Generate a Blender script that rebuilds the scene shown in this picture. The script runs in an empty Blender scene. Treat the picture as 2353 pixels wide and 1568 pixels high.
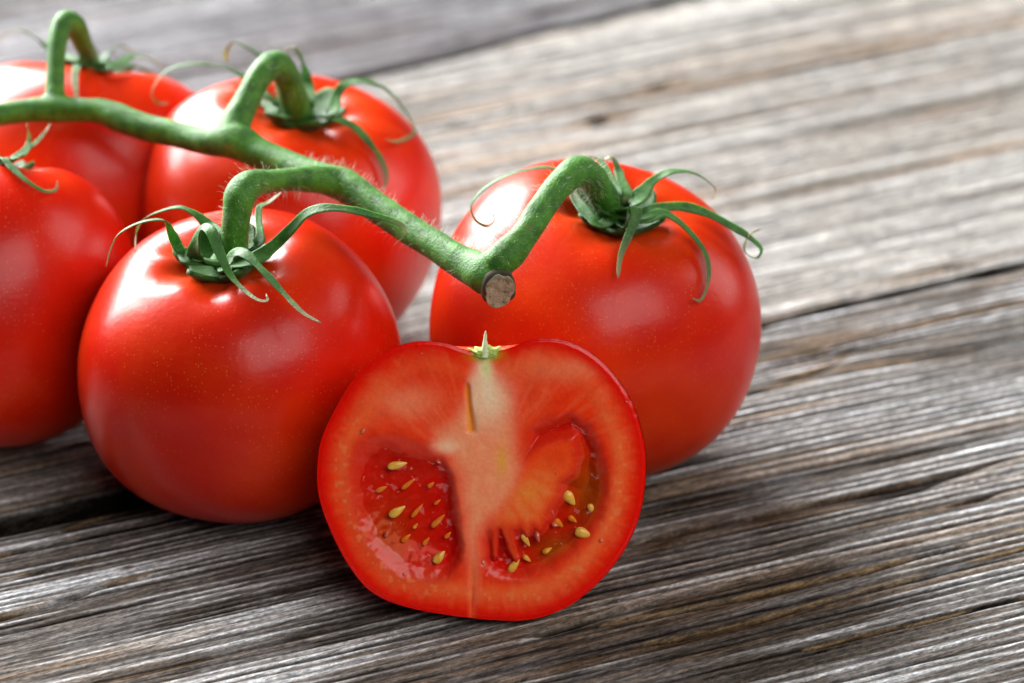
import bpy, math, random
import numpy as np
from mathutils import Vector, Matrix

random.seed(7)
rng = np.random.default_rng(11)
sc = bpy.context.scene
col = sc.collection
CM = 0.01                      # the scene is in metres; shapes are written in centimetres
R_ = math.radians

# ------------------------------------------------------------------ camera
PITCH, DIST, SCALE = 28.0, 75.0, 105.0        # degrees, cm, reference pixels per cm
FPX = SCALE * DIST
_p = R_(PITCH)
DIR = np.array([0, math.cos(_p), -math.sin(_p)])
RIGHT = np.array([1.0, 0, 0])
UP = np.array([0, math.sin(_p), math.cos(_p)])
CAM = -DIST * DIR
cd = bpy.data.cameras.new('camera')
cam = bpy.data.objects.new('camera', cd)
col.objects.link(cam)
cam.location = CAM * CM
cam.rotation_euler = (R_(90 - PITCH), 0, 0)
cd.sensor_width = 36
cd.lens = 36 * FPX / 2352
cd.clip_start, cd.clip_end = 0.05, 60
cd.dof.use_dof = True
cd.dof.focus_distance = (DIST - 10.5) * CM
cd.dof.aperture_fstop = 11.5
cd.dof.aperture_blades = 7
sc.camera = cam

# ------------------------------------------------------------------ light
w = bpy.data.worlds.new('World')
sc.world = w
w.use_nodes = True
w.node_tree.nodes['Background'].inputs[0].default_value = (0.80, 0.88, 1.0, 1)
w.node_tree.nodes['Background'].inputs[1].default_value = 0.02


def area(name, d, dist, sx, sy, power, color, target=(-2, -3, 3)):
    l = bpy.data.lights.new(name, 'AREA')
    l.shape = 'RECTANGLE'
    l.size, l.size_y, l.energy, l.color = sx, sy, power, color
    o = bpy.data.objects.new(name, l)
    col.objects.link(o)
    t = Vector(target) * CM
    o.location = t + Vector(d).normalized() * dist
    o.rotation_euler = (t - o.location).to_track_quat('-Z', 'Y').to_euler()
    return o


area('window_light', (-0.68, 0.80, 0.50), 2.6, 2.2, 2.0, 445, (0.98, 0.985, 1.0))
area('room_light', (0.92, 0.32, 0.40), 2.0, 0.9, 1.3, 13, (1.0, 0.97, 0.94))
area('front_fill_light', (0.50, -0.68, 0.76), 1.9, 1.6, 1.1, 24, (1.0, 0.97, 0.95))  # added soft fill from the front, brightens the cut face

vs = sc.view_settings
vs.view_transform = 'Standard'
vs.look = 'None'
vs.exposure = 0.10
vs.gamma = 1.0
vs.use_curve_mapping = False
sc.cycles.use_denoising = True
sc.cycles.max_bounces = 10
sc.cycles.transparent_max_bounces = 12


# ------------------------------------------------------------------ helpers
def ray(px, py):
    return DIR + RIGHT * (px - 1176) / FPX + UP * (784 - py) / FPX


def at_z(px, py, z):
    q = ray(px, py)
    return CAM + q * (z - CAM[2]) / q[2]


def at_y(px, py, y):
    q = ray(px, py)
    return CAM + q * (y - CAM[1]) / q[1]


def depth_of(p):
    return float((np.asarray(p) - CAM) @ DIR)


def lin(c):
    c = np.asarray(c, float) / 255.0
    return np.where(c <= 0.04045, c / 12.92, ((c + 0.055) / 1.055) ** 2.4)


def sstep(a, b, x):
    t = np.clip((x - a) / (b - a), 0, 1)
    return t * t * (3 - 2 * t)


def _hash(ix, iy, seed):
    h = (ix.astype(np.int64) * 374761393 + iy.astype(np.int64) * 668265263 + seed * 1442695041) & 0xFFFFFFFF
    h = ((h ^ (h >> 13)) * 1274126177) & 0xFFFFFFFF
    h = ((h ^ (h >> 16)) * 2246822519) & 0xFFFFFFFF
    return ((h ^ (h >> 15)) & 0xFFFFFF) / float(0xFFFFFF)


def vn(x, y, seed=0):
    ix, iy = np.floor(x), np.floor(y)
    fx, fy = x - ix, y - iy
    fx = fx * fx * fx * (fx * (fx * 6 - 15) + 10)
    fy = fy * fy * fy * (fy * (fy * 6 - 15) + 10)
    a, b = _hash(ix, iy, seed), _hash(ix + 1, iy, seed)
    c, d = _hash(ix, iy + 1, seed), _hash(ix + 1, iy + 1, seed)
    return (a * (1 - fx) + b * fx) * (1 - fy) + (c * (1 - fx) + d * fx) * fy


def fbm(x, y, seed=0, n=3):
    s, amp, tot = 0, 1.0, 0
    for k in range(n):
        s = s + amp * vn(x * 2 ** k, y * 2 ** k, seed + 17 * k)
        tot += amp
        amp *= 0.5
    return s / tot


def tag(o, label=None, cat=None, group=None, kind=None):
    if label: o['label'] = label
    if cat: o['category'] = cat
    if group: o['group'] = group
    if kind: o['kind'] = kind
    return o


def empty(name, base):
    o = bpy.data.objects.new(name, None)
    o.empty_display_size = 0.01
    o.location = Vector([float(v) for v in base]) * CM
    col.objects.link(o)
    o['_base'] = [float(v) for v in base]
    return o


def base_of(o):
    while o is not None:
        if '_base' in o:
            return np.array(o['_base'])
        o = o.parent
    return np.zeros(3)


def mesh_obj(name, V, F, mat, parent=None, smooth=True, colors=None, extra=None):
    """V in world centimetres; the object sits at its parent's base"""
    V = (np.asarray(V, float) - base_of(parent)) * CM
    me = bpy.data.meshes.new(name)
    F = np.asarray(F) if not isinstance(F, list) else F
    if isinstance(F, np.ndarray):
        n, k = F.shape
        me.vertices.add(len(V))
        me.vertices.foreach_set('co', V.astype(np.float32).ravel())
        me.loops.add(n * k)
        me.loops.foreach_set('vertex_index', F.astype(np.int32).ravel())
        me.polygons.add(n)
        me.polygons.foreach_set('loop_start', np.arange(0, n * k, k, dtype=np.int32))
        me.update(calc_edges=True)
        me.validate()
    else:
        me.from_pydata([tuple(v) for v in V], [], F)
    if smooth:
        me.polygons.foreach_set('use_smooth', [True] * len(me.polygons))
    if colors is not None:
        a = me.color_attributes.new('Col', 'FLOAT_COLOR', 'POINT')
        c4 = np.ones((len(V), 4), np.float32)
        c4[:, :3] = colors
        a.data.foreach_set('color', c4.ravel())
    if extra:
        for kk, vv in extra.items():
            a = me.attributes.new(kk, 'FLOAT', 'POINT')
            a.data.foreach_set('value', np.asarray(vv, np.float32))
    me.materials.append(mat)
    o = bpy.data.objects.new(name, me)
    if parent is not None:
        o.parent = parent
    col.objects.link(o)
    return o


def catmull(P, n):
    P = np.asarray(P, float)
    A = np.vstack([2 * P[0] - P[1], P, 2 * P[-1] - P[-2]])
    seg = np.linalg.norm(np.diff(P, axis=0), axis=1) ** 0.5 + 1e-6
    kn = np.concatenate([[0], np.cumsum(seg)])
    out = []
    for t in np.linspace(0, kn[-1], n):
        i = min(int(np.searchsorted(kn, t, side='right') - 1), len(P) - 2)
        u = (t - kn[i]) / seg[i]
        p0, p1, p2, p3 = A[i], A[i + 1], A[i + 2], A[i + 3]
        d0 = seg[i - 1] if i > 0 else seg[i]
        d2 = seg[i + 1] if i < len(P) - 2 else seg[i]
        d1 = seg[i]
        m1 = d1 * ((p1 - p0) / d0 - (p2 - p0) / (d0 + d1) + (p2 - p1) / d1)
        m2 = d1 * ((p2 - p1) / d1 - (p3 - p1) / (d1 + d2) + (p3 - p2) / d2)
        out.append((2 * u**3 - 3 * u**2 + 1) * p1 + (u**3 - 2 * u**2 + u) * m1 +
                   (-2 * u**3 + 3 * u**2) * p2 + (u**3 - u**2) * m2)
    return np.array(out)


def unit(v):
    v = np.asarray(v, float)
    return v / (np.linalg.norm(v, axis=-1, keepdims=True) + 1e-12)


def grid_faces(nr, nc, wrap):
    i, j = np.meshgrid(np.arange(nr - 1), np.arange(nc if wrap else nc - 1), indexing='ij')
    j2 = (j + 1) % nc
    return np.stack([i * nc + j, i * nc + j2, (i + 1) * nc + j2, (i + 1) * nc + j], -1).reshape(-1, 4)


def tube(P, rad, ns=14, wob=0.0, seed=0):
    """round tube along P with closed ends -> V, F(list)"""
    P = np.asarray(P)
    T = unit(np.gradient(P, axis=0))
    N = np.zeros_like(P)
    a = np.array([0, 0, 1.0]) if abs(T[0][2]) < 0.9 else np.array([1.0, 0, 0])
    N[0] = unit(np.cross(np.cross(T[0], a), T[0]))
    for i in range(1, len(P)):
        N[i] = unit(N[i - 1] - T[i] * (N[i - 1] @ T[i]))
    B = np.cross(T, N)
    an = np.linspace(0, 2 * math.pi, ns, endpoint=False)
    rr = np.asarray(rad)[:, None] * np.ones(ns)[None]
    if wob:
        ii, jj = np.meshgrid(np.arange(len(P)), np.arange(ns), indexing='ij')
        rr = rr * (1 + wob * (vn(ii * 0.25, jj * 0.9, seed) - 0.5))
    V = P[:, None] + rr[..., None] * (np.cos(an)[None, :, None] * N[:, None] + np.sin(an)[None, :, None] * B[:, None])
    F = [tuple(f) for f in grid_faces(len(P), ns, True)]
    F.append(tuple(range(ns - 1, -1, -1)))
    F.append(tuple((len(P) - 1) * ns + k for k in range(ns)))
    return V.reshape(-1, 3), F


# ------------------------------------------------------------------ materials
class NT:
    def __init__(self, name):
        self.m = bpy.data.materials.new(name)
        self.m.use_nodes = True
        self.t = self.m.node_tree
        self.b = self.t.nodes['Principled BSDF']
        self.out = self.t.nodes['Material Output']

    def n(self, typ, **kw):
        nd = self.t.nodes.new(typ)
        for k, v in kw.items():
            if k in nd.inputs.keys() if isinstance(k, str) else False:
                nd.inputs[k].default_value = v
            else:
                setattr(nd, k, v)
        return nd

    def l(self, a, b):
        self.t.links.new(a, b)

    def set(self, **kw):
        for k, v in kw.items():
            self.b.inputs[k.replace('_', ' ')].default_value = v

    def coord(self):
        return self.n('ShaderNodeTexCoord').outputs['Object']

    def mapping(self, vec, scale):
        m = self.n('ShaderNodeMapping')
        m.inputs['Scale'].default_value = scale
        self.l(vec, m.inputs[0])
        return m.outputs[0]

    def noise(self, vec, scale, detail=3, rough=0.55):
        nd = self.n('ShaderNodeTexNoise')
        nd.inputs['Scale'].default_value = scale
        nd.inputs['Detail'].default_value = detail
        nd.inputs['Roughness'].default_value = rough
        self.l(vec, nd.inputs['Vector'])
        return nd.outputs['Fac']

    def ramp(self, fac, stops):
        r = self.n('ShaderNodeValToRGB')
        e = r.color_ramp.elements
        while len(e) < len(stops):
            e.new(0.5)
        for k, (p, c) in enumerate(stops):
            e[k].position = p
            e[k].color = (*c, 1) if len(c) == 3 else c
        self.l(fac, r.inputs[0])
        return r.outputs[0]

    def mix(self, fac, a, b, blend='MIX'):
        m = self.n('ShaderNodeMix', data_type='RGBA', blend_type=blend)
        for s, v in ((0, fac), (6, a), (7, b)):
            if hasattr(v, 'is_linked') or isinstance(v, bpy.types.NodeSocket):
                self.l(v, m.inputs[s])
            elif s == 0:
                m.inputs[0].default_value = v
            else:
                m.inputs[s].default_value = (*v, 1)
        return m.outputs[2]

    def math(self, op, a, b=None, clamp=False):
        m = self.n('ShaderNodeMath', operation=op, use_clamp=clamp)
        for k, v in ((0, a), (1, b)):
            if v is None:
                continue
            if isinstance(v, bpy.types.NodeSocket):
                self.l(v, m.inputs[k])
            else:
                m.inputs[k].default_value = v
        return m.outputs[0]

    def bump(self, h, strength, dist):
        bp = self.n('ShaderNodeBump')
        bp.inputs['Strength'].default_value = strength
        bp.inputs['Distance'].default_value = dist
        self.l(h, bp.inputs['Height'])
        self.l(bp.outputs[0], self.b.inputs['Normal'])


def wood_material():
    k = NT('weathered_wood')
    at = k.n('ShaderNodeAttribute', attribute_name='Col')
    c = k.coord()
    fib = k.noise(k.mapping(c, (130, 1700, 400)), 1.0, 5, 0.7)
    mott = k.noise(k.mapping(c, (700, 1500, 900)), 1.0, 5, 0.75)
    pore = k.noise(k.mapping(c, (110, 1000, 300)), 1.0, 3, 0.6)
    v = k.ramp(fib, [(0.36, (0.34, 0.33, 0.33)), (0.62, (1.40, 1.39, 1.37))])
    v2 = k.ramp(mott, [(0.36, (0.42, 0.42, 0.43)), (0.63, (1.50, 1.49, 1.48))])
    a = k.mix(1.0, at.outputs['Color'], v, 'MULTIPLY')
    a = k.mix(0.9, a, v2, 'MULTIPLY')
    a = k.mix(k.ramp(pore, [(0.30, (0.8, 0.8, 0.8)), (0.40, (0, 0, 0))]), a, (0.03, 0.024, 0.02))
    dust = k.ramp(k.noise(k.mapping(c, (420, 760, 500)), 1.0, 6, 0.8), [(0.58, (0, 0, 0)), (0.72, (0.35, 0.35, 0.35))])
    a = k.mix(dust, a, k.mix(1.0, a, (2.2, 2.2, 2.25), 'MULTIPLY'))
    lum = k.n('ShaderNodeRGBToBW')
    k.l(at.outputs['Color'], lum.inputs[0])
    spec = k.n('ShaderNodeMapRange')
    spec.inputs['From Min'].default_value, spec.inputs['From Max'].default_value = 0.02, 0.30
    spec.inputs['To Min'].default_value, spec.inputs['To Max'].default_value = 0.0, 0.24
    k.l(lum.outputs[0], spec.inputs['Value'])
    k.l(spec.outputs[0], k.b.inputs['Specular IOR Level'])
    k.l(a, k.b.inputs['Base Color'])
    k.set(Roughness=0.55)
    k.b.inputs['Specular IOR Level'].default_value = 0.32
    h = k.math('ADD', k.math('MULTIPLY', fib, 0.7), k.math('MULTIPLY', mott, 0.5))
    k.bump(h, 0.8, 0.0010)
    return k.m


def plain(name, color, rough=0.6):
    k = NT(name)
    nz = k.noise(k.coord(), 400, 3)
    c = np.array(color)
    k.l(k.ramp(nz, [(0.3, tuple(c * 0.75)), (0.7, tuple(c * 1.2))]), k.b.inputs['Base Color'])
    k.set(Roughness=rough)
    return k.m


def skin_material():
    k = NT('tomato_skin')
    c = k.coord()
    at = k.n('ShaderNodeAttribute', attribute_name='shoulder')
    big = k.noise(c, 38, 4, 0.55)
    oi = k.n('ShaderNodeObjectInfo')
    ripe = k.math('ADD', big, k.math('MULTIPLY', k.math('SUBTRACT', oi.outputs['Random'], 0.5), 0.22))
    base = k.ramp(ripe, [(0.22, (0.46, 0.006, 0.001)), (0.48, (0.57, 0.011, 0.001)), (0.74, (0.67, 0.036, 0.002))])
    base = k.mix(k.math('MULTIPLY', at.outputs['Fac'], 0.75, True), base, (0.70, 0.085, 0.008))
    vo = k.n('ShaderNodeTexVoronoi')
    vo.inputs['Scale'].default_value = 1500
    k.l(c, vo.inputs['Vector'])
    dots = k.ramp(vo.outputs['Distance'], [(0.08, (1, 1, 1)), (0.26, (0, 0, 0))])
    sel = k.ramp(k.n('ShaderNodeSeparateColor').outputs[0], [(0.0, (0, 0, 0)), (1.0, (1, 1, 1))])
    sp = k.n('ShaderNodeSeparateColor')
    k.l(vo.outputs['Color'], sp.inputs[0])
    pick = k.math('GREATER_THAN', sp.outputs[0], 0.55)
    patch = k.ramp(k.noise(c, 90, 2), [(0.34, (0.1, 0.1, 0.1)), (0.58, (1, 1, 1))])
    f = k.math('MULTIPLY', k.math('MULTIPLY', dots, pick), patch)
    base = k.mix(k.math('MULTIPLY', f, 0.5), base, (0.80, 0.26, 0.06))
    # a few dark blemishes
    bl = k.ramp(k.noise(k.mapping(c, (1, 1, 1.6)), 210, 5, 0.7), [(0.735, (0, 0, 0)), (0.80, (1, 1, 1))])
    base = k.mix(k.math('MULTIPLY', bl, 0.65), base, (0.16, 0.012, 0.006))
    k.l(base, k.b.inputs['Base Color'])
    k.set(Roughness=0.31, IOR=1.42)
    k.b.inputs['Specular IOR Level'].default_value = 0.30
    k.b.inputs['Subsurface Weight'].default_value = 0.22
    k.b.inputs['Subsurface Radius'].default_value = (1.0, 0.14, 0.07)
    k.b.inputs['Subsurface Scale'].default_value = 0.006
    k.b.inputs['Coat Weight'].default_value = 0.08
    k.b.inputs['Coat Roughness'].default_value = 0.16
    hb = k.math('ADD', k.noise(c, 900, 3), k.math('MULTIPLY', k.noise(c, 130, 2), 2.0))
    k.bump(hb, 0.10, 0.0005)
    return k.m


def stem_material(name, dark, light, dry=None):
    k = NT(name)
    c = k.coord()
    nz = k.noise(c, 320, 4, 0.6)
    fine = k.noise(c, 2200, 3, 0.6)
    b = k.ramp(nz, [(0.3, dark), (0.7, light)])
    b = k.mix(k.ramp(fine, [(0.58, (0, 0, 0)), (0.72, (0.55, 0.55, 0.55))]), b, tuple(np.array(light) * 1.5 + 0.06))
    br = k.ramp(k.noise(c, 190, 3), [(0.66, (0, 0, 0)), (0.76, (0.6, 0.6, 0.6))])
    b = k.mix(br, b, (0.20, 0.15, 0.05))
    if dry:
        at = k.n('ShaderNodeAttribute', attribute_name='tip')
        b = k.mix(at.outputs['Fac'], b, dry)
    k.l(b, k.b.inputs['Base Color'])
    k.set(Roughness=0.56)
    k.b.inputs['Specular IOR Level'].default_value = 0.35
    k.b.inputs['Subsurface Weight'].default_value = 0.12
    k.b.inputs['Subsurface Radius'].default_value = (0.4, 1.0, 0.25)
    k.b.inputs['Subsurface Scale'].default_value = 0.002
    k.b.inputs['Sheen Weight'].default_value = 0.05
    k.b.inputs['Sheen Roughness'].default_value = 0.4
    k.bump(k.math('ADD', k.math('MULTIPLY', fine, 0.6), k.math('MULTIPLY', nz, 1.5)), 0.45, 0.0006)
    return k.m


def flesh_material():
    k = NT('tomato_flesh')
    at = k.n('ShaderNodeAttribute', attribute_name='Col')
    c = k.coord()
    v = k.ramp(k.noise(c, 1500, 4, 0.6), [(0.3, (0.94, 0.92, 0.92)), (0.7, (1.06, 1.07, 1.07))])
    k.l(k.mix(1.0, at.outputs['Color'], v, 'MULTIPLY'), k.b.inputs['Base Color'])
    k.set(Roughness=0.20)
    k.b.inputs['Specular IOR Level'].default_value = 0.28
    k.b.inputs['Subsurface Weight'].default_value = 0.35
    k.b.inputs['Subsurface Radius'].default_value = (1.0, 0.30, 0.15)
    k.b.inputs['Subsurface Scale'].default_value = 0.0011
    k.bump(k.noise(c, 1700, 4, 0.6), 0.05, 0.0003)
    return k.m


def wet_mix(k, tint, rough, ior, height=None):
    """clear film: tinted see-through body with a fresnel-weighted gloss"""
    tr = k.n('ShaderNodeBsdfTransparent')
    k.l(tint, tr.inputs[0])
    gl = k.n('ShaderNodeBsdfGlossy')
    gl.inputs['Roughness'].default_value = rough
    fz = k.n('ShaderNodeFresnel')
    fz.inputs['IOR'].default_value = ior
    if height is not None:
        bp = k.n('ShaderNodeBump')
        bp.inputs['Strength'].default_value = 0.5
        bp.inputs['Distance'].default_value = 0.0006
        k.l(height, bp.inputs['Height'])
        k.l(bp.outputs[0], gl.inputs['Normal'])
        k.l(bp.outputs[0], fz.inputs['Normal'])
    mx = k.n('ShaderNodeMixShader')
    k.l(fz.outputs[0], mx.inputs[0])
    k.l(tr.outputs[0], mx.inputs[1])
    k.l(gl.outputs[0], mx.inputs[2])
    k.l(mx.outputs[0], k.out.inputs[0])
    return k.m


def gel_material():
    k = NT('seed_gel')
    at = k.n('ShaderNodeAttribute', attribute_name='Col')
    return wet_mix(k, at.outputs['Color'], 0.06, 1.24, k.noise(k.coord(), 350, 2))


def juice_material():
    k = NT('juice')
    k.l(k.ramp(k.noise(k.coord(), 600), [(0.3, (0.62, 0.06, 0.03)), (0.7, (0.75, 0.16, 0.08))]), k.b.inputs['Base Color'])
    k.set(Roughness=0.05, IOR=1.5)
    k.b.inputs['Specular IOR Level'].default_value = 0.8
    k.b.inputs['Coat Weight'].default_value = 1.0
    k.b.inputs['Coat Roughness'].default_value = 0.04
    return k.m


def seed_material():
    k = NT('seed_coat')
    c = k.coord()
    k.l(k.ramp(k.noise(c, 900, 3), [(0.3, (0.74, 0.33, 0.03)), (0.7, (0.88, 0.52, 0.09))]), k.b.inputs['Base Color'])
    k.set(Roughness=0.16)
    k.b.inputs['Subsurface Weight'].default_value = 0.2
    k.b.inputs['Subsurface Radius'].default_value = (1, 0.6, 0.2)
    k.b.inputs['Subsurface Scale'].default_value = 0.001
    return k.m


M_WOOD = wood_material()
M_UNDER = plain('dark_underboard', (0.035, 0.028, 0.022), 0.9)
M_SKIN = skin_material()
M_STEM = stem_material('vine_green', (0.012, 0.085, 0.004), (0.068, 0.235, 0.014))
M_SEPAL = stem_material('sepal_green', (0.013, 0.068, 0.006), (0.045, 0.150, 0.016), (0.24, 0.18, 0.10))
M_FLESH = flesh_material()
M_GEL = gel_material()
M_JUICE = juice_material()
M_SEED = seed_material()
M_HAIR = plain('pale_hair', (0.42, 0.46, 0.32), 0.45)
def pith_material():
    k = NT('dry_pith')
    c = k.coord()
    a = k.ramp(k.noise(c, 900, 5, 0.7), [(0.32, (0.05, 0.055, 0.03)), (0.46, (0.23, 0.27, 0.17)), (0.75, (0.37, 0.43, 0.31))])
    k.l(a, k.b.inputs['Base Color'])
    k.set(Roughness=0.85)
    k.bump(k.noise(c, 1100, 5, 0.7), 0.8, 0.0008)
    return k.m


M_PITH = pith_material()
M_BARK = plain('dried_rim', (0.045, 0.034, 0.014), 0.8)

# ------------------------------------------------------------------ table: planks
ANG = 27.0
SD = np.array([math.cos(R_(ANG)), math.sin(R_(ANG)), 0])      # along the grain
TD = np.array([-math.sin(R_(ANG)), math.cos(R_(ANG)), 0])     # across, away from the camera


def st(px, py):
    p = at_z(px, py, 0)
    return float(p @ SD), float(p @ TD)


near_gap = sorted([st(-350, 1275), st(0, 1200), st(323, 1133), st(1000, 945), st(1744, 741), st(2352, 604), st(2700, 530)])
far_gap = sorted([st(-400, 450), st(300, 288), st(750, 188), st(1480, 10), st(2100, -135)])
NG = np.array(near_gap)
FG = np.array(far_gap)


def edge_near(s):
    return np.interp(s, NG[:, 0], NG[:, 1]) if np.ndim(s) else float(np.interp(s, NG[:, 0], NG[:, 1]))


def edge_far(s):
    return np.interp(s, FG[:, 0], FG[:, 1])


def smooth_edge(fn):
    xs = np.linspace(-60, 80, 561)
    ys = fn(xs)
    kk = np.hanning(33); kk /= kk.sum()
    ys = np.convolve(np.pad(ys, 16, mode='edge'), kk, 'valid')
    return lambda s: np.interp(s, xs, ys)


e_near, e_far = smooth_edge(edge_near), smooth_edge(edge_far)

table = None


def wood_fields(s, t, seed, strong, tone):
    """height (cm) and linear colour of weathered wood at s along and t across the grain"""
    warp = 0.5 * (fbm(s * 0.03, t * 0.10, seed, 2) - 0.5) + 0.07 * (vn(s * 0.25, t * 0.8, seed + 3) - 0.5) + 0.022 * (vn(s * 1.0, t * 2.6, seed + 4) - 0.5)
    warp = warp + (0.075 * s if tone == 'near' else 0.02 * s)
    wv = t + warp
    if tone == 'near':       # a knot near the back edge of this plank
        for (ks, kt, kr, amt) in KNOTS:
            ds, dt = (s - ks) / (kr * 3.2), (t - kt) / kr
            wv = wv + amt * np.exp(-(ds**2 + dt**2)) * np.sign(dt) * (1 - np.exp(-np.abs(dt) * 2))
    ph = wv * 4.1 + 1.3 * vn(wv * 0.6, s * 0.012, seed + 5)
    fr_ = ph - np.floor(ph)
    ring = np.exp(-((fr_ - 0.55) / (0.15 + 0.13 * vn(np.floor(ph) * 1.7, s * 0.03, seed + 6)))**2)     # worn-proud latewood lines
    g2 = vn(wv * 3.6, s * 0.07, seed + 7)
    g3 = vn(wv * 7.5, s * 0.20, seed + 9)
    g4 = vn(wv * 15.0, s * 0.6, seed + 13)
    low = fbm(s * 0.06, t * 0.22, seed + 21, 2)
    msk = np.clip(strong(s, t) * (0.45 + 1.1 * low), 0, 1)
    brk = 0.55 + 0.45 * sstep(0.25, 0.6, vn(wv * 1.3, s * 0.22, seed + 15))
    fine_ = np.exp(-((((wv * 5.3 + 1.5 * vn(wv * 0.8, s * 0.02, seed + 18)) % 1.0) - 0.5) / 0.24)**2) * (0.4 + 0.8 * vn(wv * 2.1, s * 0.10, seed + 19))
    prof = msk * (0.78 * ring * brk + 0.22 * fine_) + (1 - msk) * (0.02 + 0.42 * fine_ + 0.30 * sstep(0.3, 0.75, 0.6 * g2 + 0.4 * g3)) * (0.65 + 0.7 * vn(s * 0.22, t * 0.45, seed + 27) if tone == 'near' else 1.45)
    rd = np.abs(vn(wv * 2.6, s * 0.055, seed + 31) - 0.5)
    crack = (1 - sstep(0.004, 0.026, rd)) * sstep(0.60, 0.70, vn(s * 0.09, t * 0.5, seed + 33))
    h = 0.050 * prof + 0.014 * g2 + 0.012 * g3 + 0.009 * g4 - 0.12 * crack
    h = h - 0.065
    # wood colours; near dark and mid tones lowered further to stand in for foreground shade
    T = dict(near=((0.018, 0.015, 0.013), (0.122, 0.105, 0.090), (0.70, 0.73, 0.75), (0.33, 0.20, 0.095)),
             mid=((0.075, 0.066, 0.056), (0.235, 0.222, 0.20), (0.52, 0.51, 0.475), (0.30, 0.195, 0.11)),
             far=((0.045, 0.040, 0.043), (0.11, 0.104, 0.112), (0.20, 0.193, 0.20), (0.13, 0.095, 0.078)))[tone]
    dk, gy, lt, tn = [np.array(c) for c in T]
    mixv = np.clip(0.62 * prof + 0.14 * g2 + 0.26 * g3 + 0.20 * (g4 - 0.5) + 0.10 * (low - 0.5), 0, 1)
    a = sstep(0.10, 0.38, mixv)[..., None]
    b = sstep(0.40, 0.76, mixv)[..., None]
    c = dk * (1 - a) + gy * a
    c = c * (1 - b) + lt * b
    tan = sstep(0.58, 0.80, vn(wv * 6.2, s * 0.06, seed + 41)) * sstep(0.42, 0.62, vn(s * 0.07, t * 0.35, seed + 43))
    tan = np.clip(tan + 0.8 * (1 - sstep(0.03, 0.075, rd)) * sstep(0.4, 0.6, vn(s * 0.09, t * 0.5, seed + 33)), 0, 1)
    tan = tan * (0.45 if tone == 'near' else 0.85)
    c = c * (1 - tan[..., None]) + tn * (0.45 + 0.9 * prof[..., None]) * tan[..., None]
    grey = sstep(0.48, 0.70, fbm(s * 0.5, t * 1.8, seed + 51, 3))[..., None]
    grey = grey * (0.25 + 0.75 * prof[..., None])
    c = c * (1 - 0.30 * grey) + np.array([0.44, 0.45, 0.46]) * 0.30 * grey
    c = c * (1 - 0.9 * crack[..., None]) + np.array([0.010, 0.008, 0.007]) * 0.9 * crack[..., None]
    if tone == 'near':
        for (line, hw, dpt) in CRACKS:
            P = np.array(line)
            lo, hi = P[:, 0].min(), P[:, 0].max()
            tl = np.interp(s, P[:, 0], P[:, 1]) + 0.05 * (vn(s * 1.6, s * 0, seed + 81) - 0.5)
            wid = hw * np.clip(np.minimum((s - lo) / 0.5 + 0.3, (hi - s) / 1.2), 0, 1) * (0.6 + 0.8 * vn(s * 1.1, s * 0 + hw * 99, seed + 83))
            on = (s > lo) & (s < hi)
            dd = np.abs(t - tl)
            ck = np.where(on, np.exp(-(dd / (wid + 1e-4))**2), 0)
            rim = np.where(on, np.exp(-((t - tl - hw * 1.7) / (hw * 0.8))**2), 0) * 0.6 * sstep(0.25, 0.6, vn(s * 0.9, s * 0, seed + 85))
            c = c * (1 - rim[..., None]) + np.array([0.40, 0.26, 0.12]) * rim[..., None]
            c = c * (1 - 0.95 * ck[..., None]) + np.array([0.008, 0.006, 0.005]) * 0.95 * ck[..., None]
            h = h - dpt * ck
        q = np.exp(-(((s - SPOT[0]) / 0.16)**2 + ((t - SPOT[1]) / 0.09)**2)**2)[..., None]
        c = c * (1 - 0.85 * q) + np.array([0.05, 0.025, 0.012]) * 0.85 * q
        for (ks, kt, kr, amt) in KNOTS:
            q = np.exp(-(((s - ks) / (kr * 1.7))**2 + ((t - kt) / (kr * 0.5))**2))
            q = q * sstep(0.3, 0.7, vn(s * 1.6, t * 4, seed + 61))
            c = c * (1 - 0.8 * q[..., None]) + np.array([0.05, 0.035, 0.025]) * 0.8 * q[..., None]
            h = h - 0.05 * q
    return h, c


KN = st(1890, 815)
KN2 = st(1600, 1240)
KNOTS = [(KN[0], KN[1], 0.9, 0.55)]
SPOT = st(293, 1303)
CRACKS = [([st(-150, 1450), st(0, 1413), st(156, 1374), st(234, 1346), st(312, 1327), st(420, 1305)], 0.055, 0.20),
          ([st(-100, 1352), st(0, 1331), st(129, 1303), st(215, 1283)], 0.045, 0.15),
          ([st(130, 1222), st(220, 1190), st(345, 1153)], 0.040, 0.12),
          ([st(-80, 1290), st(60, 1262), st(190, 1233)], 0.035, 0.10),
          ([st(1380, 1440), st(1541, 1403), st(1923, 1326), st(2352, 1216), st(2500, 1180)], 0.060, 0.12),
          ([st(1480, 1480), st(1700, 1432), st(1860, 1390), st(2352, 1258), st(2500, 1225)], 0.050, 0.12),
          ([st(1850, 1490), st(2100, 1432), st(2352, 1372), st(2500, 1340)], 0.035, 0.08),
          ([st(1780, 872), st(1850, 858), st(1905, 838), st(1960, 815)], 0.060, 0.10),
          ([st(1700, 905), st(1800, 884), st(1880, 872)], 0.045, 0.10)]


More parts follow.
